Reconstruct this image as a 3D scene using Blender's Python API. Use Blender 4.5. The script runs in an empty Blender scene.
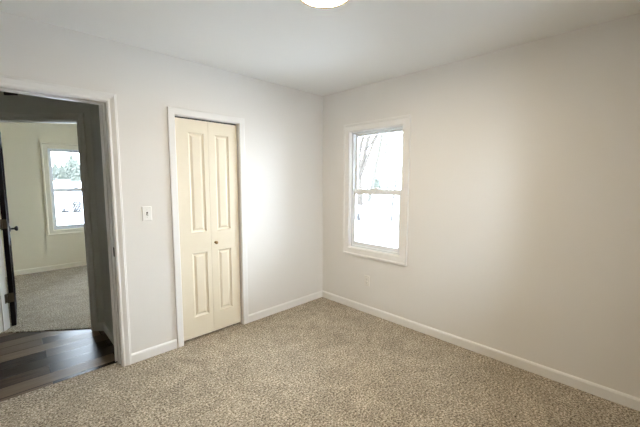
import bpy, bmesh, math, random
from mathutils import Vector, Matrix, noise

S = bpy.context.scene
COL = S.collection

# ------------------------------------------------------------------ camera
CAM = Vector((-2.7774, -2.7691, 1.4370))
YAW, PITCH, ROLL = 0.792017, -0.099326, 0.002109
cd = bpy.data.cameras.new('camera')
cam = bpy.data.objects.new('camera', cd)
COL.objects.link(cam)
cd.sensor_width = 36.0
cd.lens = 36.0 * 321.84 / 640.0
cd.clip_start = 0.02
cd.clip_end = 500
F = Vector((math.cos(PITCH) * math.cos(YAW), math.cos(PITCH) * math.sin(YAW), math.sin(PITCH)))
R0 = F.cross(Vector((0, 0, 1))).normalized()
U0 = R0.cross(F)
Rv = R0 * math.cos(ROLL) + U0 * math.sin(ROLL)
Uv = U0 * math.cos(ROLL) - R0 * math.sin(ROLL)
m = Matrix.Identity(4)
for i in range(3):
    m[i][0], m[i][1], m[i][2], m[i][3] = Rv[i], Uv[i], -F[i], CAM[i]
cam.matrix_world = m
S.camera = cam

# ------------------------------------------------------------------ world, exposure
SKY_COLOR = (0.83, 0.93, 1.06)
SKY_STRENGTH = 16.0
LAMP_COLOR = (1.0, 0.82, 0.56)
LAMP_STRENGTH = 92.0
w = bpy.data.worlds.new('overcast_sky')
S.world = w
w.use_nodes = True
bg = w.node_tree.nodes['Background']
bg.inputs[0].default_value = (*SKY_COLOR, 1)
bg.inputs[1].default_value = SKY_STRENGTH
S.view_settings.view_transform = 'Standard'
S.view_settings.look = 'None'
S.view_settings.gamma = 1
S.view_settings.exposure = 0.67
S.view_settings.use_curve_mapping = False
S.cycles.max_bounces = 14
S.cycles.diffuse_bounces = 10
S.cycles.transparent_max_bounces = 16
S.cycles.sample_clamp_indirect = 8
S.cycles.use_denoising = True


# ------------------------------------------------------------------ materials
def new_mat(name):
    mt = bpy.data.materials.new(name)
    mt.use_nodes = True
    return mt, mt.node_tree.nodes, mt.node_tree.links, mt.node_tree.nodes['Principled BSDF']


def paint(name, col, rough=0.5, bump=0.0, scale=300.0, spec=0.3, metal=0.0, var=0.0):
    mt, n, l, b = new_mat(name)
    b.inputs['Base Color'].default_value = (*col, 1)
    b.inputs['Roughness'].default_value = rough
    b.inputs['Metallic'].default_value = metal
    b.inputs['Specular IOR Level'].default_value = spec
    tc = n.new('ShaderNodeTexCoord')
    if bump:
        t = n.new('ShaderNodeTexNoise')
        t.inputs['Scale'].default_value = scale
        t.inputs['Detail'].default_value = 3
        l.new(tc.outputs['Object'], t.inputs['Vector'])
        bp = n.new('ShaderNodeBump')
        bp.inputs['Strength'].default_value = bump
        bp.inputs['Distance'].default_value = 0.002
        l.new(t.outputs['Fac'], bp.inputs['Height'])
        l.new(bp.outputs['Normal'], b.inputs['Normal'])
    if var:
        t2 = n.new('ShaderNodeTexNoise')
        t2.inputs['Scale'].default_value = 6
        l.new(tc.outputs['Object'], t2.inputs['Vector'])
        rp = n.new('ShaderNodeValToRGB')
        rp.color_ramp.elements[0].color = (*[c * (1 - var) for c in col], 1)
        rp.color_ramp.elements[1].color = (*[min(1, c * (1 + var)) for c in col], 1)
        l.new(t2.outputs['Fac'], rp.inputs['Fac'])
        l.new(rp.outputs['Color'], b.inputs['Base Color'])
    return mt


def carpet_mat():
    mt, n, l, b = new_mat('beige_carpet')
    tc = n.new('ShaderNodeTexCoord')
    fine = n.new('ShaderNodeTexNoise')
    fine.inputs['Scale'].default_value = 78
    fine.inputs['Detail'].default_value = 3
    fine.inputs['Roughness'].default_value = 0.9
    l.new(tc.outputs['Object'], fine.inputs['Vector'])
    rp = n.new('ShaderNodeValToRGB')
    e = rp.color_ramp.elements
    e[0].position = 0.36
    e[0].color = (0.062, 0.045, 0.029, 1)
    e[1].position = 0.64
    e[1].color = (0.80, 0.715, 0.59, 1)
    k = e.new(0.5)
    k.color = (0.375, 0.315, 0.238, 1)
    l.new(fine.outputs['Fac'], rp.inputs['Fac'])
    big = n.new('ShaderNodeTexNoise')
    big.inputs['Scale'].default_value = 6
    big.inputs['Distortion'].default_value = 1.2
    big.inputs['Detail'].default_value = 4
    big.inputs['Roughness'].default_value = 0.6
    l.new(tc.outputs['Object'], big.inputs['Vector'])
    mr = n.new('ShaderNodeMapRange')
    mr.inputs['From Min'].default_value = 0.35
    mr.inputs['From Max'].default_value = 0.65
    mr.inputs['To Min'].default_value = 0.84
    mr.inputs['To Max'].default_value = 1.13
    l.new(big.outputs['Fac'], mr.inputs['Value'])
    mx = n.new('ShaderNodeMix')
    mx.data_type = 'RGBA'
    mx.blend_type = 'MULTIPLY'
    mx.inputs['Factor'].default_value = 1
    l.new(rp.outputs['Color'], mx.inputs['A'])
    l.new(mr.outputs['Result'], mx.inputs['B'])
    l.new(mx.outputs['Result'], b.inputs['Base Color'])
    b.inputs['Roughness'].default_value = 1
    b.inputs['Specular IOR Level'].default_value = 0.05
    bp = n.new('ShaderNodeBump')
    bp.inputs['Strength'].default_value = 0.8
    bp.inputs['Distance'].default_value = 0.008
    l.new(fine.outputs['Fac'], bp.inputs['Height'])
    l.new(bp.outputs['Normal'], b.inputs['Normal'])
    return mt


def plank_mat():
    mt, n, l, b = new_mat('dark_vinyl_plank')
    tc = n.new('ShaderNodeTexCoord')
    br = n.new('ShaderNodeTexBrick')
    br.offset = 0.37
    br.inputs['Scale'].default_value = 1
    br.inputs['Brick Width'].default_value = 1.1
    br.inputs['Row Height'].default_value = 0.15
    br.inputs['Mortar Size'].default_value = 0.003
    br.inputs['Bias'].default_value = 0.0
    br.inputs['Color1'].default_value = (0.0, 0.0, 0.0, 1)
    br.inputs['Color2'].default_value = (1, 1, 1, 1)
    br.inputs['Mortar'].default_value = (0.0, 0.0, 0.0, 1)
    l.new(tc.outputs['Object'], br.inputs['Vector'])
    mp = n.new('ShaderNodeMapping')
    mp.inputs['Scale'].default_value = (1.5, 22, 1)
    l.new(tc.outputs['Object'], mp.inputs['Vector'])
    gr = n.new('ShaderNodeTexNoise')
    gr.inputs['Scale'].default_value = 3
    gr.inputs['Detail'].default_value = 7
    gr.inputs['Roughness'].default_value = 0.7
    l.new(mp.outputs['Vector'], gr.inputs['Vector'])
    ad = n.new('ShaderNodeMath')
    ad.operation = 'MULTIPLY_ADD'
    ad.inputs[1].default_value = 0.55
    l.new(br.outputs['Color'], ad.inputs[0])
    sc = n.new('ShaderNodeMath')
    sc.operation = 'MULTIPLY'
    sc.inputs[1].default_value = 0.5
    l.new(gr.outputs['Fac'], sc.inputs[0])
    l.new(sc.outputs[0], ad.inputs[2])
    rp = n.new('ShaderNodeValToRGB')
    e = rp.color_ramp.elements
    e[0].position = 0.12
    e[0].color = (0.010, 0.006, 0.004, 1)
    e[1].position = 0.85
    e[1].color = (0.20, 0.145, 0.10, 1)
    k = e.new(0.45)
    k.color = (0.034, 0.022, 0.014, 1)
    l.new(ad.outputs[0], rp.inputs['Fac'])
    l.new(rp.outputs['Color'], b.inputs['Base Color'])
    rr = n.new('ShaderNodeMapRange')
    rr.inputs['To Min'].default_value = 0.24
    rr.inputs['To Max'].default_value = 0.36
    l.new(ad.outputs[0], rr.inputs['Value'])
    l.new(rr.outputs['Result'], b.inputs['Roughness'])
    b.inputs['Specular IOR Level'].default_value = 0.09
    bp = n.new('ShaderNodeBump')
    bp.inputs['Strength'].default_value = 0.25
    bp.inputs['Distance'].default_value = 0.001
    l.new(gr.outputs['Fac'], bp.inputs['Height'])
    l.new(bp.outputs['Normal'], b.inputs['Normal'])
    return mt


def glass_mat():
    mt, n, l, b = new_mat('window_glass')
    n.remove(b)
    out = n['Material Output']
    tr = n.new('ShaderNodeBsdfTransparent')
    tr.inputs[0].default_value = (0.96, 0.98, 0.98, 1)
    gl = n.new('ShaderNodeBsdfGlossy')
    gl.inputs['Roughness'].default_value = 0.02
    fr = n.new('ShaderNodeFresnel')
    fr.inputs['IOR'].default_value = 1.45
    mx = n.new('ShaderNodeMixShader')
    l.new(fr.outputs[0], mx.inputs[0])
    l.new(tr.outputs[0], mx.inputs[1])
    l.new(gl.outputs[0], mx.inputs[2])
    l.new(mx.outputs[0], out.inputs['Surface'])
    return mt


def emit_mat(name, col, strength):
    mt, n, l, b = new_mat(name)
    b.inputs['Base Color'].default_value = (0.9, 0.9, 0.88, 1)
    b.inputs['Emission Color'].default_value = (*col, 1)
    b.inputs['Emission Strength'].default_value = strength
    return mt


M = dict(
    wall=paint('wall_paint', (0.81, 0.79, 0.76), 0.6, 0.12, 220),
    ceil=paint('ceiling_paint', (0.85, 0.85, 0.835), 0.8, 0.2, 160),
    rear=paint('bounce_cut_wall_paint', (0.29, 0.275, 0.25), 0.6, 0.12, 220),  # unseen bedroom walls, made darker to weaken bounce light near the camera
    cream_wall=paint('cream_wall_paint', (0.82, 0.75, 0.57), 0.6, 0.12, 220),
    cream_trim=paint('cream_trim_paint', (0.86, 0.80, 0.64), 0.4, 0.03, 80),
    hall=paint('hall_paint_shade_darkened', (0.40, 0.395, 0.345), 0.6, 0.1, 220),  # shade of the unlit hall is mixed into this wall colour
    halltrim_shaded=paint('hall_trim_shade_darkened', (0.45, 0.445, 0.39), 0.5, 0.03, 80),  # white trim with the hall's shade put into its colour
    trim=paint('white_trim_paint', (0.86, 0.85, 0.83), 0.35, 0.03, 80),
    cream=paint('cream_door_paint', (0.80, 0.725, 0.58), 0.4, 0.03, 120),
    vinyl=paint('white_window_vinyl', (0.84, 0.87, 0.90), 0.3, 0.02, 60),
    plastic=paint('white_plate_plastic', (0.88, 0.87, 0.84), 0.3, 0.01, 60),
    ivory=paint('ivory_outlet_plastic', (0.82, 0.79, 0.74), 0.35, 0.01, 60),
    slot=paint('dark_slot', (0.03, 0.03, 0.03), 0.6, 0.02, 60),
    toggle=paint('grey_toggle_plastic', (0.55, 0.54, 0.50), 0.35, 0.01, 60),
    brass=paint('antique_brass', (0.32, 0.22, 0.11), 0.35, 0.02, 90, metal=1),
    rim=paint('brushed_brass_rim', (0.80, 0.55, 0.28), 0.35, 0.02, 90, metal=1),
    bronze=paint('oil_rubbed_bronze', (0.022, 0.016, 0.013), 0.4, 0.02, 90, metal=0.3),
    hinge=paint('aged_hinge_metal', (0.12, 0.10, 0.07), 0.5, 0.05, 90, metal=0.8),
    darkdoor=paint('espresso_door_stain', (0.012, 0.007, 0.008), 0.85, 0.06, 60),
    screw=paint('screw_metal', (0.6, 0.6, 0.58), 0.35, 0.02, 90, metal=1),
    carpet=carpet_mat(), plank=plank_mat(), glass=glass_mat(),
    diffuser=emit_mat('lamp_diffuser', LAMP_COLOR, LAMP_STRENGTH),
    snow=paint('snow', (0.88, 0.90, 0.93), 0.8, 0.3, 3, var=0.03),
    bark=paint('grey_bark', (0.044, 0.036, 0.029), 0.9, 0.6, 25, var=0.35),
    darkbark=paint('dark_wet_bark', (0.022, 0.020, 0.019), 0.9, 0.5, 25, var=0.35),
    paleb=paint('pale_frosted_bark', (0.050, 0.046, 0.038), 0.9, 0.5, 25, var=0.2),
    spruce=paint('frosted_spruce_needles', (0.056, 0.061, 0.050), 0.9, 0.5, 8, var=0.4),
    logend=paint('weathered_log', (0.010, 0.009, 0.010), 0.9, 0.4, 12, var=0.5),
    siding=paint('exterior_siding', (0.6, 0.6, 0.58), 0.7, 0.1, 20),
)


# ------------------------------------------------------------------ mesh helpers
class MB:
    def __init__(self):
        self.v, self.f, self.smooth = [], [], []

    def add(self, vs, fs, smooth=False):
        o = len(self.v)
        self.v += [tuple(p) for p in vs]
        self.f += [tuple(i + o for i in q) for q in fs]
        self.smooth += [smooth] * len(fs)
        return self

    def box(self, x0, x1, y0, y1, z0, z1):
        vs = [(x, y, z) for z in (z0, z1) for y in (y0, y1) for x in (x0, x1)]
        return self.add(vs, [(0, 2, 3, 1), (4, 5, 7, 6), (0, 1, 5, 4), (2, 6, 7, 3), (0, 4, 6, 2), (1, 3, 7, 5)])

    def obox(self, o, ax, ay, az):
        o, ax, ay, az = map(Vector, (o, ax, ay, az))
        vs = [o + ax * i + ay * j + az * k for k in (0, 1) for j in (0, 1) for i in (0, 1)]
        return self.add(vs, [(0, 2, 3, 1), (4, 5, 7, 6), (0, 1, 5, 4), (2, 6, 7, 3), (0, 4, 6, 2), (1, 3, 7, 5)])

    def prism(self, poly, z0, z1):
        n = len(poly)
        vs = [(x, y, z0) for x, y in poly] + [(x, y, z1) for x, y in poly]
        fs = [tuple(range(n - 1, -1, -1)), tuple(range(n, 2 * n))]
        fs += [(i, (i + 1) % n, n + (i + 1) % n, n + i) for i in range(n)]
        return self.add(vs, fs)

    def lathe(self, o, axis, prof, seg=24, smooth=True):
        """prof: (radius, distance along axis)"""
        o, axis = Vector(o), Vector(axis).normalized()
        a = axis.orthogonal().normalized()
        b = axis.cross(a)
        vs, fs = [], []
        for r, h in prof:
            for i in range(seg):
                t = 2 * math.pi * i / seg
                vs.append(o + axis * h + (a * math.cos(t) + b * math.sin(t)) * max(r, 1e-5))
        for j in range(len(prof) - 1):
            for i in range(seg):
                k = (i + 1) % seg
                fs.append((j * seg + i, j * seg + k, (j + 1) * seg + k, (j + 1) * seg + i))
        fs.append(tuple(range(seg - 1, -1, -1)))
        fs.append(tuple((len(prof) - 1) * seg + i for i in range(seg)))
        return self.add(vs, fs, smooth)

    def tube(self, pts, rad, seg=6):
        pts = [Vector(p) for p in pts]
        vs, fs = [], []
        for j, p in enumerate(pts):
            d = (pts[min(j + 1, len(pts) - 1)] - pts[max(j - 1, 0)]).normalized()
            a = d.cross(Vector((0.31, 0.9, 0.2))).normalized()
            b = d.cross(a)
            for i in range(seg):
                t = 2 * math.pi * i / seg
                vs.append(p + (a * math.cos(t) + b * math.sin(t)) * rad[j])
        for j in range(len(pts) - 1):
            for i in range(seg):
                k = (i + 1) % seg
                fs.append((j * seg + i, j * seg + k, (j + 1) * seg + k, (j + 1) * seg + i))
        fs.append(tuple(range(seg - 1, -1, -1)))
        fs.append(tuple((len(pts) - 1) * seg + i for i in range(seg)))
        return self.add(vs, fs, True)

    def sweep(self, rings, closed):
        """rings: list of equal-length vertex rings (closed profile), joined in order"""
        n, k = len(rings[0]), len(rings)
        vs = [p for r in rings for p in r]
        fs = []
        for j in range(k if closed else k - 1):
            q = (j + 1) % k
            for i in range(n):
                h = (i + 1) % n
                fs.append((j * n + i, j * n + h, q * n + h, q * n + i))
        if not closed:
            fs.append(tuple(range(n - 1, -1, -1)))
            fs.append(tuple((k - 1) * n + i for i in range(n)))
        return self.add(vs, fs)

    def build(self, name, mat, parent=None, bevel=0.0, loc=None):
        me = bpy.data.meshes.new(name)
        vs = self.v
        if loc is not None:
            vs = [(p[0] - loc[0], p[1] - loc[1], p[2] - loc[2]) for p in vs]
        me.from_pydata(vs, [], self.f)
        me.polygons.foreach_set('use_smooth', self.smooth)
        bm = bmesh.new()
        bm.from_mesh(me)
        bmesh.ops.recalc_face_normals(bm, faces=bm.faces)
        bm.to_mesh(me)
        bm.free()
        me.materials.append(M[mat])
        o = bpy.data.objects.new(name, me)
        if loc is not None:
            o.location = loc
        COL.objects.link(o)
        if parent:
            o.parent = parent
            if loc is None and parent.location.length > 0:
                o.matrix_parent_inverse = Matrix.Translation(-parent.location)
        if bevel:
            bv = o.modifiers.new('bevel', 'BEVEL')
            bv.width = bevel
            bv.segments = 2
            bv.limit_method = 'ANGLE'
        return o


def tag(o, label, cat, kind=None, group=None):
    o['label'] = label
    o['category'] = cat
    if kind:
        o['kind'] = kind
    if group:
        o['group'] = group
    return o


def empty(name, loc, label, cat, kind=None, group=None):
    o = bpy.data.objects.new(name, None)
    o.location = loc
    o.empty_display_size = 0.1
    COL.objects.link(o)
    return tag(o, label, cat, kind, group)


def casing(mb, fn, a0, a1, z0, z1, prof, closed):
    """mitred casing; fn(a, z, d) -> world; prof: (u outward from the inner edge, d off the wall)"""
    rings = []
    if closed:
        corners = [(a0, z0, -1, -1), (a0, z1, -1, 1), (a1, z1, 1, 1), (a1, z0, 1, -1)]
    else:
        corners = [(a0, z0, -1, 0), (a0, z1, -1, 1), (a1, z1, 1, 1), (a1, z0, 1, 0)]
    for a, z, sa, sz in corners:
        rings.append([fn(a + sa * u, z + sz * u, d) for u, d in prof])
    mb.sweep(rings, closed)


CEIL = 2.44
W = 0.115
NEAR = -3.05                       # the two walls behind the camera

# doorway, closet opening, window opening
DX0, DX1, DZ = -2.966, -2.204, 2.0
CX0, CX1, CZ = -1.726, -1.135, 1.977
WY0, WY1, WZ0, WZ1 = -1.083, -0.430, 0.700, 1.975       # along the right wall
# diagonal wall across the hall: corner, direction along it, direction through it
PHI = math.radians(139.5)
K = Vector((-2.157, 0.820, 0))
DS = Vector((math.cos(PHI), math.sin(PHI), 0))
DT = Vector((math.sin(PHI), -math.cos(PHI), 0))
if DT.y < 0:
    DT = -DT


def diag(s, z, t):
    p = K + DS * s + DT * t
    return Vector((p.x, p.y, z))


JS0, JS1, JZ = 0.125, 0.955, 1.978        # opening of the far doorway along the diagonal
SEND = 1.16
E1 = diag(SEND, 0, 0)
FARY = 3.894
FX0, FX1 = -4.3, 0.0
FWX0, FWX1, FWZ0, FWZ1 = -2.222, -1.564, 0.652, 1.948   # far window opening

# ------------------------------------------------------------------ structure: floors, ceiling
p = MB()
p.prism([(NEAR, NEAR), (0, NEAR), (0, 0), (DX1, 0), (DX1, 0.095), (DX0, 0.095), (DX0, 0), (NEAR, 0)], -0.03, 0.0)
p.prism([(CX0, 0), (CX1, 0), (CX1, W), (CX0, W)], -0.03, 0.0)
tag(p.build('floor', 'carpet'), 'speckled beige carpet of the empty bedroom in the foreground', 'carpet', 'structure')

pc = diag(JS0, 0, .060)
pd = diag(JS1, 0, .012)
p = MB()
k1, k2 = diag(JS0, 0, 0), diag(JS1, 0, 0)
p.prism([(FX0, W), (DX0 - .02, W), (DX0, W), (DX0, 0.097), (DX1, 0.097), (DX1, W), (K.x, W), (K.x, K.y), (k1.x, k1.y), (pc.x, pc.y), (pd.x, pd.y), (k2.x, k2.y),
         (E1.x, E1.y), (FX0, E1.y)], -0.04, -0.008)
tag(p.build('floor_hall', 'plank'), 'dark brown plank floor of the hall through the doorway', 'floor', 'structure')

b1, b2 = diag(JS0, 0, W), diag(JS1, 0, W)
k3 = diag(0, 0, W)
k4 = diag(SEND, 0, W)
p = MB()
p.prism([(pc.x, pc.y), (b1.x, b1.y), (k3.x, k3.y), (FX1, k3.y), (FX1, FARY), (FX0, FARY), (FX0, k4.y), (k4.x, k4.y), (b2.x, b2.y), (pd.x, pd.y)], -0.03, 0.0)
tag(p.build('floor_far_room', 'carpet'), 'beige carpet of the room beyond the hall', 'carpet', 'structure')

p = MB()
p.box(FX0 - .1, W, NEAR - .1, FARY + .15, CEIL, CEIL + .12)
tag(p.build('ceiling', 'ceil'), 'plain white ceiling over the bedroom', 'ceiling', 'structure')


# ------------------------------------------------------------------ structure: walls
def wall_x(name, x0, x1, y0, y1, holes, label, mat='wall'):
    """wall running along x, with holes (xa, xb, za, zb)"""
    mb = MB()
    cur = x0
    for xa, xb, za, zb in sorted(holes):
        mb.box(cur, xa, y0, y1, -.03, CEIL)
        if za > 0:
            mb.box(xa, xb, y0, y1, -.03, za)
        mb.box(xa, xb, y0, y1, zb, CEIL)
        cur = xb
    mb.box(cur, x1, y0, y1, -.03, CEIL)
    return tag(mb.build(name, mat), label, 'wall', 'structure')


J = 0.018
wall_x('wall_left', FX0 - .1, W, 0, W, [(DX0 - J, DX1 + J, 0, DZ + J), (CX0 - J, CX1 + J, 0, CZ + J)],
       'white wall with the doorway and the cream closet door')
mb = MB()
y0, y1 = NEAR - W, 0
mb.box(0, W, y0, WY0 - J, -.03, CEIL)
mb.box(0, W, WY1 + J, y1, -.03, CEIL)
mb.box(0, W, WY0 - J, WY1 + J, -.03, WZ0 - J)
mb.box(0, W, WY0 - J, WY1 + J, WZ1 + J, CEIL)
tag(mb.build('wall_right', 'wall'), 'white wall with the bright double hung window', 'wall', 'structure')
mb = MB()
mb.box(NEAR - W, NEAR, NEAR - W, 0, -.03, CEIL)
tag(mb.build('wall_near', 'rear'), 'bedroom wall beside the camera, darkened to cut bounce light', 'wall', 'structure')
BX0, BX1 = -1.15, -0.75
wall_x('wall_back', NEAR, 0, NEAR - W, NEAR, [(BX0 - J, BX1 + J, WZ0 - J, WZ1 + J)], 'bedroom wall behind the camera, darkened to cut bounce light', 'rear')

# hall
mb = MB()
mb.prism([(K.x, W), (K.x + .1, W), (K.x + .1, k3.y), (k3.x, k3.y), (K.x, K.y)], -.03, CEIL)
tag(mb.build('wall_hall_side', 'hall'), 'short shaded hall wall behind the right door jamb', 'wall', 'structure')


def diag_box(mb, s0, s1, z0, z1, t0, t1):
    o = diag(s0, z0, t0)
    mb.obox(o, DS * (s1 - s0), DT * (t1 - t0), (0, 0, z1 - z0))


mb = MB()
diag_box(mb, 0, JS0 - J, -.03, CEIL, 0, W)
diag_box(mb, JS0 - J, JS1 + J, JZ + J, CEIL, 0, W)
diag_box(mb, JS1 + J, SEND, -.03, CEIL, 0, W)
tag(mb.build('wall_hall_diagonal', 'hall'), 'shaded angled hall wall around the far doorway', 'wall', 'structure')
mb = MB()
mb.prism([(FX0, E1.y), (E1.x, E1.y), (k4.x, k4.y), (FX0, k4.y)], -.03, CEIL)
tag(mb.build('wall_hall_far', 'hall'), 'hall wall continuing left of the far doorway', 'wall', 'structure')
mb = MB()
mb.box(FX0 - .1, FX0, W, FARY, -.03, CEIL)
tag(mb.build('wall_house_end', 'wall'), 'white wall closing the hall and the far room', 'wall', 'structure')

# far room
wall_x('wall_far_room', FX0, W, FARY, FARY + W, [(FWX0 - J, FWX1 + J, FWZ0 - J, FWZ1 + J)],
       'cream wall of the far room holding its window', 'cream_wall')
mb = MB()
mb.box(K.x + .1, 0, k3.y - .1, k3.y, -.03, CEIL)
tag(mb.build('wall_far_room_near', 'cream_wall'), 'far room wall backing onto the closet', 'wall', 'structure')
mb = MB()
FY0, FY1 = 1.95, 2.70
mb.box(0, W, W, FY0 - J, -.03, CEIL)
mb.box(0, W, FY1 + J, FARY, -.03, CEIL)
mb.box(0, W, FY0 - J, FY1 + J, -.03, WZ0 - J)
mb.box(0, W, FY0 - J, FY1 + J, WZ1 + J, CEIL)
tag(mb.build('wall_far_room_side', 'cream_wall'), 'right hand wall of the far room', 'wall', 'structure')
# closet
mb = MB()
mb.box(CX0 - .2, CX1 + .5, .68, .74, -.03, CEIL)
mb.box(CX0 - .26, CX0 - .2, W, .74, -.03, CEIL)
mb.box(CX1 + .5, CX1 + .56, W, .74, -.03, CEIL)
mb.box(CX0 - .2, CX1 + .5, W, .68, -.03, 0.0)
tag(mb.build('wall_closet', 'wall'), 'inside of the closet behind the cream folding door', 'wall', 'structure')

# ------------------------------------------------------------------ baseboards
BH, BT = 0.078, 0.013
BP = [(0, 0), (BT, 0), (BT, BH - .014), (BT - .003, BH - .006), (BT - .007, BH - .001), (BT - .009, BH), (0, BH)]


def base_run(mb, a, b, nrm):
    a, b, nrm = Vector((*a, 0)), Vector((*b, 0)), Vector((*nrm, 0))
    mb.sweep([[a + nrm * d + Vector((0, 0, z)) for d, z in BP], [b + nrm * d + Vector((0, 0, z)) for d, z in BP]], False)


mb = MB()
base_run(mb, (DX1 + .064, 0), (CX0 - .061, 0), (0, -1))
tag(mb.build('baseboard_left', 'trim'), 'short white baseboard between the doorway and the closet', 'baseboard', 'structure')
mb = MB()
base_run(mb, (CX1 + .054, 0), (0, 0), (0, -1))
tag(mb.build('baseboard_corner', 'trim'), 'white baseboard from the closet to the corner', 'baseboard', 'structure')
mb = MB()
base_run(mb, (0, NEAR), (0, -BT), (-1, 0))
tag(mb.build('baseboard_right', 'trim'), 'long white baseboard under the bedroom window', 'baseboard', 'structure')
mb = MB()
base_run(mb, (NEAR, NEAR), (-BT, NEAR), (0, 1))
base_run(mb, (NEAR, NEAR + BT), (NEAR, 0), (1, 0))
tag(mb.build('baseboard_back', 'trim'), 'white baseboard behind the camera', 'baseboard', 'structure')
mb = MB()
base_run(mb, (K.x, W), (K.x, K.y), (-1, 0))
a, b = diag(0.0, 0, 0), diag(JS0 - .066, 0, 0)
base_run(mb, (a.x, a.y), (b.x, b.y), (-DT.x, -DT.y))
tag(mb.build('baseboard_hall', 'halltrim_shaded'), 'shaded baseboard along the short hall wall', 'baseboard', 'structure')
mb = MB()
base_run(mb, (FX0, FARY), (0, FARY), (0, -1))
tag(mb.build('baseboard_far_room', 'cream_trim'), 'white baseboard under the far room window', 'baseboard', 'structure')

# ------------------------------------------------------------------ trim: doorway, closet, far doorway
CP = lambda w_: [(.004, 0), (.004, .009), (.010, .012), (.018, .012), (.022, .0095), (.028, .011), (w_ * .62, .015),
                 (w_ * .80, .018), (w_ * .84, .015), (w_ - .002, .015), (w_, .012), (w_, 0)]
CPF = lambda w_: [(.003, 0), (.003, .010), (.007, .014), (w_ - .014, .016), (w_ - .004, .016), (w_, .012), (w_, 0)]


def left_wall(a, z, d):
    return (a, -d, z)


def left_wall_hall(a, z, d):
    return (a, W + d, z)


t1 = empty('trim_1', (-2.585, 0, 0), 'white moulded casing and jamb of the open doorway at left', 'door frame', 'structure')
mb = MB()
casing(mb, left_wall, DX0, DX1, 0, DZ, CP(.065), False)
mb.build('casing', 'trim', t1)
mb = MB()
casing(mb, left_wall_hall, DX0, DX1 - .025, 0, DZ, CP(.065)[:0] + [(.004, 0), (.004, .010), (.05, .014), (.05, 0)], False)
mb.build('casing', 'trim', t1)
mb = MB()
mb.box(DX0 - J, DX0, 0, W, -.008, DZ + J)
mb.box(DX1, DX1 + J, 0, W, -.008, DZ + J)
mb.box(DX0, DX1, 0, W, DZ, DZ + J)
mb.build('jamb', 'trim', t1)
mb = MB()
mb.box(DX0, DX0 + .011, .045, .08, -.008, DZ)
mb.box(DX1 - .011, DX1, .055, .09, -.008, DZ)
mb.box(DX0 + .011, DX1 - .011, .055, .09, DZ - .011, DZ)
mb.build('door_stop', 'trim', t1, .002)
mb = MB()
mb.box(DX1 - .0025, DX1, .012, .044, .868, .938)
sp = mb.build('strike_plate', 'bronze', t1, .001)
sp['label'] = 'dark strike plate'
mb = MB()
mb.box(DX1 - .004, DX1 - .0024, .020, .036, .888, .918)
mb.build('strike_lip', 'slot', sp)

t2 = empty('trim_2', (-1.43, 0, 0), 'white casing around the cream closet door', 'door frame', 'structure')
mb = MB()
casing(mb, left_wall, CX0, CX1, 0, CZ, CPF(.058), False)
mb.build('casing', 'trim', t2)
mb = MB()
mb.box(CX0 - J, CX0, 0, W, 0, CZ + J)
mb.box(CX1, CX1 + J, 0, W, 0, CZ + J)
mb.box(CX0, CX1, 0, W, CZ, CZ + J)
mb.build('jamb', 'trim', t2)
mb = MB()
mb.box(CX0 + .01, CX1 - .01, .032, .056, CZ - .012, CZ)
mb.build('door_track', 'slot', t2)

t3 = empty('trim_3', diag(.56, 0, 0), 'shaded casing and jamb of the far doorway across the hall', 'door frame', 'structure')
mb = MB()
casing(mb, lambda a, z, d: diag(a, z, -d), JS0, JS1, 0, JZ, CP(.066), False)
mb.build('casing', 'halltrim_shaded', t3)
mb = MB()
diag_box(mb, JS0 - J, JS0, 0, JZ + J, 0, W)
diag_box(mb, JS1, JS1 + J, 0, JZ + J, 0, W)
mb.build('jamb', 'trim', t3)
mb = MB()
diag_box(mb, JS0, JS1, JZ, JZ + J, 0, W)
mb.build('head_jamb', 'halltrim_shaded', t3)
mb = MB()
diag_box(mb, JS0, JS0 + .011, 0, JZ, .035, .07)
diag_box(mb, JS1 - .011, JS1, 0, JZ, .035, .07)
diag_box(mb, JS0 + .011, JS1 - .011, JZ - .011, JZ, .035, .07)
mb.build('door_stop', 'trim', t3)

# ------------------------------------------------------------------ closet bifold door
YD = 0.018                                    # front face of the leaves
fx = lambda x: x + YD * (x - CAM.x) / (-CAM.y)      # measured in the wall plane, carried back to the leaf plane
LZ0, LZ1 = 0.024, CZ - 0.014
XS = -1.4335
d1 = empty('door_1', (-1.43, YD, 0), 'cream four panel folding closet door', 'closet door', 'structure')


def leaf(x0, x1, panels, yf, th):
    """moulded leaf with raised panels; front faces -y"""
    mb = MB()
    xs = sorted({x0, x1, panels[0][0], panels[0][1]})
    zs = sorted({LZ0, LZ1} | {z for q in panels for z in q[2:]})
    holes = {(q[0], q[2]): q for q in panels}
    for i in range(len(xs) - 1):
        for j in range(len(zs) - 1):
            a, b, c, d = xs[i], xs[i + 1], zs[j], zs[j + 1]
            if (a, c) in holes:
                ins = [(0, 0), (.003, .006), (.014, .011), (.018, .011), (.036, .003), (.040, .003)]
                w_ = min(b - a, d - c)
                rings = [[(a + u, yf + v, c + u), (b - u, yf + v, c + u), (b - u, yf + v, d - u), (a + u, yf + v, d - u)] for u, v in ins]
                for q in range(len(rings) - 1):
                    mb.add(rings[q] + rings[q + 1], [(0, 1, 5, 4), (1, 2, 6, 5), (2, 3, 7, 6), (3, 0, 4, 7)])
                mb.add(rings[-1], [(0, 1, 2, 3)])
            else:
                mb.add([(a, yf, c), (b, yf, c), (b, yf, d), (a, yf, d)], [(0, 1, 2, 3)])
    y2 = yf + th
    mb.add([(x0, yf, LZ0), (x1, yf, LZ0), (x1, yf, LZ1), (x0, yf, LZ1), (x0, y2, LZ0), (x1, y2, LZ0), (x1, y2, LZ1), (x0, y2, LZ1)],
           [(4, 7, 6, 5), (0, 4, 5, 1), (1, 5, 6, 2), (2, 6, 7, 3), (3, 7, 4, 0)])
    return mb


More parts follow.
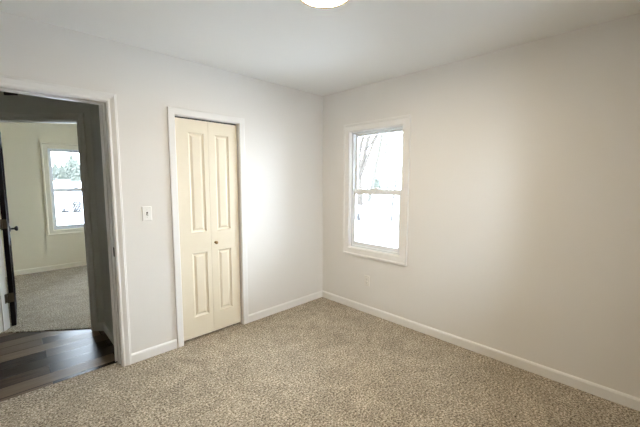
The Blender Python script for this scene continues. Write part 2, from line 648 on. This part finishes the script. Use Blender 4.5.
PZ = [(.211, .797), (.985, 1.853)]
xl = (fx(-1.621), fx(-1.484))
xr = (fx(-1.379), fx(-1.246))
mb = leaf(CX0 + .003, XS - .0006, [(xl[0], xl[1], a, b) for a, b in PZ], YD, .032)
mb.build('door_leaf', 'cream', d1)
mb = leaf(XS + .0006, CX1 - .013, [(xr[0], xr[1], a, b) for a, b in PZ], YD, .032)
lf = mb.build('door_leaf', 'cream', d1)
mb = MB()
mb.lathe((fx(-1.402), YD, .872), (0, -1, 0), [(.011, 0), (.011, .003), (.006, .006), (.006, .012), (.012, .017), (.0155, .023), (.0145, .029), (.009, .032), (.001, .033)], 20)
kb = mb.build('knob', 'brass', lf)
kb['label'] = 'small antique brass knob'

# ------------------------------------------------------------------ dark door of the far room, opened right back
d2 = empty('door_2', (0, 0, 0), 'dark door of the far room standing open, seen edge on at far left', 'door', 'structure')
HP = diag(JS1 - .004, 0, W + .004)              # hinge corner
AZ = math.radians(88.5)
LD = Vector((math.cos(AZ), math.sin(AZ), 0))
LN = Vector((LD.y, -LD.x, 0))                   # to the right
d2.location = HP
mb = MB()
mb.obox(HP + Vector((0, 0, .012)) + LN * .004, LD * .76, LN * .036, (0, 0, 1.95))
# shallow panel mouldings on both faces
for side in (0, 1):
    o0 = HP + LN * (.004 + (.036 if side else -.004))
    for s0, s1_ in ((.11, .345), (.415, .65)):
        for z0, z1_ in ((.22, .80), (.98, 1.80)):
            for (sa, sb, za, zb) in ((s0, s1_, z0, z0 + .02), (s0, s1_, z1_ - .02, z1_), (s0, s0 + .02, z0 + .02, z1_ - .02), (s1_ - .02, s1_, z0 + .02, z1_ - .02)):
                mb.obox(o0 + LD * sa + Vector((0, 0, za)), LD * (sb - sa), LN * .004, (0, 0, zb - za))
mb.build('door_leaf', 'darkdoor', d2)
for sgn in (1, -1):
    o0 = HP + LD * .70 + Vector((0, 0, .90)) + LN * (.040 if sgn > 0 else .004)
    mb = MB()
    mb.lathe(o0, LN * sgn, [(.032, 0), (.032, .004), (.026, .008), (.011, .011), (.010, .036), (.017, .042), (.027, .050), (.029, .058), (.026, .066), (.015, .071), (.001, .072)], 22)
    mb.build('door_knob', 'bronze', d2)
for z in (.30, 1.025, 1.74):
    mb = MB()
    o0 = HP + Vector((0, 0, z - .045)) - LD * .0
    # leaf on the door's hinge edge
    mb.obox(o0 + LN * .006 - LD * .0025, LN * .032, LD * .0025, (0, 0, .09))
    hg = mb.build('hinge', 'hinge', d2)
    hg['label'] = 'aged metal hinge'
    mb = MB()
    mb.lathe(o0 - Vector((0, 0, .004)) - LD * .008 + LN * .002, (0, 0, 1), [(.006, 0), (.0065, .004), (.0065, .094), (.006, .098)], 12)
    mb.build('hinge_knuckle', 'hinge', hg)
    mb = MB()
    mb.obox(diag(JS1 - .0025, z - .045, W - .040), DS * .0025, DT * .038, (0, 0, .09))
    mb.build('jamb_leaf', 'hinge', hg)


# ------------------------------------------------------------------ windows
def double_hung(name, fn, a0, a1, z0, z1, label, paint_key='trim'):
    """fn(a, z, d): d > 0 into the room, d < 0 out; a0<a1"""
    root = empty(name, fn((a0 + a1) / 2, z0, 0), label, 'window', 'structure')

    def bx(mb, aa, ab, za, zb, da, db):
        ps = [Vector(fn(a, z, d)) for d in (da, db) for z in (za, zb) for a in (aa, ab)]
        mb.add(ps, [(0, 1, 3, 2), (4, 6, 7, 5), (0, 4, 5, 1), (2, 3, 7, 6), (0, 2, 6, 4), (1, 5, 7, 3)])

    cw = .087
    prof = [(.004, 0), (.004, .010), (.010, .014), (.060, .014), (.064, .017), (.067, .022), (cw - .003, .022), (cw, .019), (cw, 0)]
    mb = MB()
    casing(mb, fn, a0, a1, z0, z1, prof, True)
    mb.build('casing', paint_key, root)
    mb = MB()
    bx(mb, a0 - J, a0, z0 - J, z1 + J, -W, .0)
    bx(mb, a1, a1 + J, z0 - J, z1 + J, -W, .0)
    bx(mb, a0, a1, z0 - J, z0, -W, .0)
    bx(mb, a0, a1, z1, z1 + J, -W, .0)
    mb.build('window_jamb', paint_key, root)
    fw = .020
    mb = MB()
    for da, db, ff in ((-.105, -.030, fw),):
        bx(mb, a0, a0 + ff, z0, z1, da, db)
        bx(mb, a1 - ff, a1, z0, z1, da, db)
        bx(mb, a0 + ff, a1 - ff, z0, z0 + ff, da, db)
        bx(mb, a0 + ff, a1 - ff, z1 - ff, z1, da, db)
    mb.build('window_frame', 'vinyl', root, .002)
    zm = z0 + (z1 - z0) * .496

    def sash(nm, za, zb, da, db, top, bot):
        sw = .026
        A0, A1 = a0 + fw, a1 - fw
        mb = MB()
        bx(mb, A0, A0 + sw, za, zb, da, db)
        bx(mb, A1 - sw, A1, za, zb, da, db)
        bx(mb, A0 + sw, A1 - sw, za, za + bot, da, db)
        bx(mb, A0 + sw, A1 - sw, zb - top, zb, da, db)
        so = mb.build(nm, 'vinyl', root, .003)
        mb = MB()
        g = (da + db) / 2
        bx(mb, A0 + sw - .004, A1 - sw + .004, za + bot - .004, zb - top + .004, g - .002, g + .002)
        mb.build('pane', 'glass', so)
        return so

    sash('upper_sash', zm - .012, z1 - fw, -.095, -.069, .024, .034)
    lo = sash('lower_sash', z0 + fw, zm + .024, -.064, -.038, .058, .042)
    mb = MB()
    am = (a0 + a1) / 2
    bx(mb, am - .026, am + .026, zm + .024, zm + .033, -.062, -.040)
    bx(mb, am - .012, am + .030, zm + .033, zm + .040, -.058, -.046)
    mb.build('sash_lock', 'vinyl', lo, .002)
    return root


double_hung('window_1', lambda a, z, d: (-d, a, z), WY0, WY1, WZ0, WZ1, 'white double hung bedroom window looking onto bare trees in snow')
double_hung('window_2', lambda a, z, d: (a, FARY - d, z), FWX0, FWX1, FWZ0, FWZ1, 'far room double hung window, partly hidden by the hall doorway', 'cream_trim')

double_hung('fill_window_far_room', lambda a, z, d: (-d, a, z), FY0, FY1, WZ0, WZ1, 'added side window lighting the far room, out of view')  # unseen window, added to brighten the far room
double_hung('fill_window_back', lambda a, z, d: (a, NEAR + d, z), BX0, BX1, WZ0, WZ1, 'added window lighting the bedroom, behind the camera')  # unseen window, added to throw daylight on the left wall

# ------------------------------------------------------------------ light switch, outlet, vent
sx, sz = -1.9715, 1.181
sw = empty('light_switch', (sx, 0, sz), 'white toggle light switch on the wall between doorway and closet', 'light switch')


def plate(mb, c, u, n, w_, h_):
    c, u, n = Vector(c), Vector(u), Vector(n)
    z = Vector((0, 0, 1))
    rings = []
    for ins, d in ((0, 0), (0, .003), (.002, .0055), (.005, .0065)):
        rings.append([c + u * (sa * (w_ / 2 - ins)) + z * (sb * (h_ / 2 - ins)) + n * d for sa, sb in ((-1, -1), (1, -1), (1, 1), (-1, 1))])
    mb.sweep(rings, False)


mb = MB()
plate(mb, (sx, 0, sz), (1, 0, 0), (0, -1, 0), .070, .114)
mb.build('switch_plate', 'plastic', sw)
mb = MB()
mb.box(sx - .0055, sx + .0055, -.0075, -.0064, sz - .013, sz + .013)
mb.build('toggle_slot', 'slot', sw)
mb = MB()
mb.obox((sx - .0045, -.007, sz - .010), (.009, 0, 0), (0, -.013, -.007), (0, 0, .011))
mb.build('toggle', 'toggle', sw, .001)
for dz in (-.030, .030):
    mb = MB()
    mb.lathe((sx, -.0064, sz + dz), (0, -1, 0), [(.0032, 0), (.003, .0008), (.001, .0012)], 10)
    mb.build('screw', 'screw', sw)

oy, oz = -.689, .358
ou = empty('wall_outlet', (0, oy, oz), 'white duplex power outlet on the wall under the window', 'outlet')
mb = MB()
plate(mb, (0, oy, oz), (0, -1, 0), (-1, 0, 0), .070, .114)
mb.build('outlet_plate', 'ivory', ou)
for dz in (-.0195, .0195):
    mb = MB()
    c = Vector((-.0064, oy, oz + dz))
    ring = []
    for i in range(20):
        t = 2 * math.pi * i / 20
        ring.append((max(-.0168, min(.0168, .0185 * math.cos(t))), max(-.0135, min(.0135, .0185 * math.sin(t)))))
    mb.sweep([[c + Vector((0, a, b)) for a, b in ring], [c + Vector((-.002, a * .97, b * .97)) for a, b in ring]], False)
    rc = mb.build('receptacle', 'ivory', ou)
    mb = MB()
    mb.box(-.0091, -.0083, oy - .0075, oy - .0055, oz + dz - .002, oz + dz + .007)
    mb.box(-.0091, -.0083, oy + .0055, oy + .0075, oz + dz - .002, oz + dz + .006)
    mb.lathe((-.0083, oy, oz + dz - .0075), (-1, 0, 0), [(.0025, 0), (.0025, .0008)], 10)
    mb.build('slots', 'slot', rc)
mb = MB()
mb.lathe((-.0064, oy, oz), (-1, 0, 0), [(.0032, 0), (.003, .0008), (.001, .0012)], 10)
mb.build('screw', 'screw', ou)

vt = empty('wall_vent', diag(.66, 2.20, 0), 'small dark vent high on the hall wall above the far doorway', 'vent')
mb = MB()
diag_box(mb, .605, .715, 2.190, 2.222, -.012, 0)
mb.build('vent_body', 'slot', vt, .002)
mb = MB()
for k in range(3):
    diag_box(mb, .610, .710, 2.193 + k * .009, 2.198 + k * .009, -.015, -.012)
mb.build('louvres', 'bronze', vt)

# ------------------------------------------------------------------ ceiling light
LX, LY, LR = -1.512, -1.518, .150
cl = empty('ceiling_light', (LX, LY, CEIL), 'glowing round flush ceiling light with a thin brass rim', 'ceiling light')
mb = MB()
mb.lathe((LX, LY, CEIL), (0, 0, -1), [(LR - .02, 0), (LR - .02, .012), (LR - .004, .014), (LR, .018), (LR, .026), (LR - .004, .031), (LR - .014, .031), (LR - .016, .026)], 64)
mb.build('rim', 'rim', cl)
mb = MB()
pr = [(LR - .016, .024)] + [((LR - .016) * math.cos(t), .029 + .010 * math.sin(t)) for t in [i * math.pi / 2 / 10 for i in range(11)]]
mb.lathe((LX, LY, CEIL), (0, 0, -1), pr, 64)
mb.build('diffuser', 'diffuser', cl)

# ------------------------------------------------------------------ outside: snow, trees
GZ = -0.62


def gh(x, y):
    r = math.hypot(x, y)
    t = max(0.0, min(1.0, (r - 28) / 40))
    t = t * t * (3 - 2 * t)
    n_ = noise.noise(Vector((x * .12, y * .12, 0))) * .12 + noise.noise(Vector((x * .5, y * .5, 3))) * .03
    return GZ + 2.6 * t + n_ * min(1, max(0, (r - 6) / 6))


def polar(az, r):
    a = math.radians(az)
    x, y = CAM.x + r * math.cos(a), CAM.y + r * math.sin(a)
    return Vector((x, y, gh(x, y)))


mb = MB()
N = 90
vs, fs = [], []
for j in range(N + 1):
    for i in range(N + 1):
        q = lambda k: (abs(k) ** 1.7) * (1 if k > 0 else -1)
        x = 150 * q(2 * i / N - 1)
        y = 150 * q(2 * j / N - 1)
        vs.append((x, y, gh(x, y)))
for j in range(N):
    for i in range(N):
        a = j * (N + 1) + i
        fs.append((a, a + 1, a + N + 2, a + N + 1))
mb.add(vs, fs, True)
tag(mb.build('ground', 'snow'), 'snow covered ground outside the windows', 'snow', 'structure')


def bare_tree(base, height, rad, lean, seed, mat, label, group=None, levels=4, spread=.55, first=.22):
    rnd = random.Random(seed)
    mb = MB()

    def grow(p0, d, length, r, lev):
        n_ = 5
        pts, rs = [p0], [r]
        p_, dd = p0, d.normalized()
        for i in range(n_):
            dd = (dd + Vector((rnd.uniform(-1, 1), rnd.uniform(-1, 1), rnd.uniform(-.3, .7))) * (.10 if lev < 1 else .20)).normalized()
            p_ = p_ + dd * (length / n_)
            pts.append(p_)
            rs.append(r * (1 - .62 * (i + 1) / n_))
        mb.tube(pts, rs, 7 if lev == 0 else (5 if lev == 1 else 3))
        if lev >= levels:
            return
        for c in range(8 if lev == 0 else (5 if lev < 3 else 3)):
            t = rnd.uniform(first if lev == 0 else .25, 1.0)
            k = min(int(t * n_), n_ - 1)
            q = pts[k].lerp(pts[k + 1], t * n_ - k)
            ang = rnd.uniform(0, 2 * math.pi)
            side = Vector((math.cos(ang), math.sin(ang), rnd.uniform(.1, .9)))
            nd = (dd * (1 - spread) + side * spread).normalized()
            grow(q, nd, length * rnd.uniform(.42, .66) * (1.1 - .35 * t), rs[k] * rnd.uniform(.40, .6), lev + 1)

    b = Vector(base) - Vector((0, 0, .15))
    grow(b, Vector((lean[0], lean[1], 1)), height, rad, 0)
    o = mb.build('bare_tree', mat, None, loc=tuple(base))
    return tag(o, label, 'tree', None, group)


def conifer(base, height, wid, seed, label, group=None):
    rnd = random.Random(seed)
    base = Vector(base)
    root = empty('spruce_tree', base, label, 'tree', None, group)
    mb = MB()
    mb.tube([base - Vector((0, 0, .2)), base + Vector((0, 0, height * .9))], [height * .022, height * .006], 6)
    mb.build('trunk', 'bark', root)
    mb = MB()
    tiers = 15
    for k in range(tiers):
        f = k / (tiers - 1)
        zt = height * (.06 + .94 * f)
        r = wid * (1 - f) ** .85 + wid * .04
        nb = max(5, int(13 * (1 - f) + 5))
        for i in range(nb):
            a = 2 * math.pi * (i + rnd.random() * .7) / nb
            rr = r * rnd.uniform(.7, 1.15)
            d = Vector((math.cos(a), math.sin(a), 0))
            s = Vector((-d.y, d.x, 0)) * (rr * .30 + .03)
            top = base + Vector((0, 0, zt + height * .05))
            tip = base + d * rr + Vector((0, 0, zt - rr * .35))
            mid = base + d * rr * .55 + Vector((0, 0, zt - rr * .05))
            up = Vector((0, 0, height * .018))
            mb.add([top, mid + s, tip, mid - s, mid + up * 1.5, mid - up * 2.5], [(0, 1, 4), (1, 2, 4), (2, 3, 4), (3, 0, 4), (0, 5, 1), (1, 5, 2), (2, 5, 3), (3, 5, 0)])
    mb.build('foliage', 'spruce', root)
    return root


# seen through the bedroom window
bare_tree(polar(38.35, 29), 15, .36, (.02, .03), 3, 'bark', 'tall bare tree with a thick grey trunk at the left of the bedroom window view', levels=5, first=.14)
bare_tree(polar(36.8, 33), 16, .20, (.11, -.19), 11, 'paleb', 'pale slanting bare tree leaning right in the bedroom window view', first=.45)
for i, (az, r, h_, sd) in enumerate([(37.0, 47, 13, 21), (35.2, 50, 15, 22), (33.6, 45, 13, 23), (32.2, 52, 14, 24), (39.6, 55, 14, 25), (36.2, 58, 15, 26)]):
    bare_tree(polar(az, r), h_, .15, (0, 0), sd, 'paleb', 'faint thin bare tree far off across the snow outside the bedroom window', 'distant bare trees outside the bedroom window', levels=4)
conifer(polar(35.5, 48), 1.9, 1.05, 5, 'small frosted evergreen just above the meeting rail of the bedroom window')
b = polar(32.75, 17.5)
mb = MB()
mb.tube([b - Vector((0, 0, .1)), b + Vector((0.02, -.02, 1.0)), b + Vector((.12, -.16, 2.2))], [.065, .055, .04], 8)
mb.tube([b + Vector((.02, -.02, 1.0)), b + Vector((-.10, .12, 2.3))], [.022, .012], 6)
mb.tube([b + Vector((.07, -.09, 1.6)), b + Vector((.30, -.32, 2.5))], [.018, .010], 6)
tag(mb.build('sapling', 'darkbark', loc=tuple(b)), 'thin leafless sapling in the snow at the right of the bedroom window view', 'sapling')


def brush(name, base, w_, h_, n_, seed, label, mat='logend'):
    rnd = random.Random(seed)
    mb = MB()
    base = Vector(base)
    for i in range(n_):
        a = rnd.uniform(0, math.pi)
        c = base + Vector((rnd.uniform(-.5, .5) * w_, rnd.uniform(-.5, .5) * w_, rnd.uniform(0.0, .75) * h_))
        d = Vector((math.cos(a), math.sin(a), rnd.uniform(-.25, .35))) * (w_ * rnd.uniform(.15, .4))
        r = rnd.uniform(.5, 1) * h_ * .085
        q1, q2 = c - d, c + d
        q1.z = max(q1.z, base.z + r * .6)
        q2.z = max(q2.z, base.z + r * .6)
        mb.tube([q1, (q1 + q2) / 2 + Vector((0, 0, rnd.uniform(-.05, .08) * h_)), q2], [r, r * .85, r * .4], 6)
    return tag(mb.build(name, mat, loc=tuple(base)), label, 'brush pile')


def stump(base, r, h_, seed, label):
    rnd = random.Random(seed)
    mb = MB()
    base = Vector(base)
    prof = []
    root = empty('tree_stump', base, label, 'stump')
    mb.lathe(base - Vector((0, 0, .1)), (0, 0, 1), [(r * 1.35, 0), (r * 1.12, .14), (r, .30), (r * .97, h_ + .1)], 14)
    mb.build('stump_wood', 'darkbark', root)
    mb = MB()
    mb.lathe(base + Vector((0, 0, h_ - .005)), (0, 0, 1), [(r * .98, 0), (r * .92, .05), (r * .6, .09), (.01, .10)], 14)
    mb.build('snow_cap', 'snow', root)


stump(polar(38.75, 17.5), .17, .40, 2, 'small dark stump capped with snow low in the bedroom window view')
brush('brush_pile', polar(38.4, 15.8), 1.0, .22, 9, 6, 'low scatter of dark sticks in the snow below the stump', 'darkbark')

# seen through the far window
ever = [(85.4, 66, 3.2, 1.3), (84.6, 64, 4.2, 1.5), (83.9, 68, 3.8, 1.5), (83.3, 63, 5.2, 1.5), (82.75, 62, 7.0, 1.7), (82.2, 66, 5.6, 1.6), (81.6, 64, 4.8, 1.6), (81.0, 66, 5.0, 1.6), (86.2, 66, 4.0, 1.5)]
for i, (az, r, h_, w_) in enumerate(ever):
    r = 60 + (i * 3 % 5) * 2.6
    lab = 'tallest frosted spruce in the tree line outside the far room window' if i == 4 else 'hazy frosted spruce in the tree line outside the far room window'
    conifer(polar(az, r), h_ * .62, w_ * .8, 40 + i, lab, None if i == 4 else 'spruces outside the far room window')
brush('brush_pile', polar(84.05, 25), .60, .46, 30, 8, 'tangled dark brush heap in the snow outside the far room window')
wb = polar(82.5, 26.2)
wp = empty('log_stack', wb, 'stack of dark weathered logs in the snow right of the brush heap', 'log stack')
rnd = random.Random(12)
ax = Vector((math.cos(math.radians(80)), math.sin(math.radians(80)), 0))
sd_ = Vector((ax.y, -ax.x, 0))
for row in range(6):
    for k in range(4 - (row % 2)):
        r = rnd.uniform(.058, .068)
        c = wb + sd_ * ((k - 1.5 + .5 * (row % 2)) * .135) + Vector((0, 0, .06 + row * .118))
        mb = MB()
        mb.lathe(c - ax * .4, ax, [(r * .8, 0), (r, .02), (r, .75 + rnd.uniform(-.06, .06)), (r * .8, .82)], 12)
        mb.build('log', 'logend', wp)
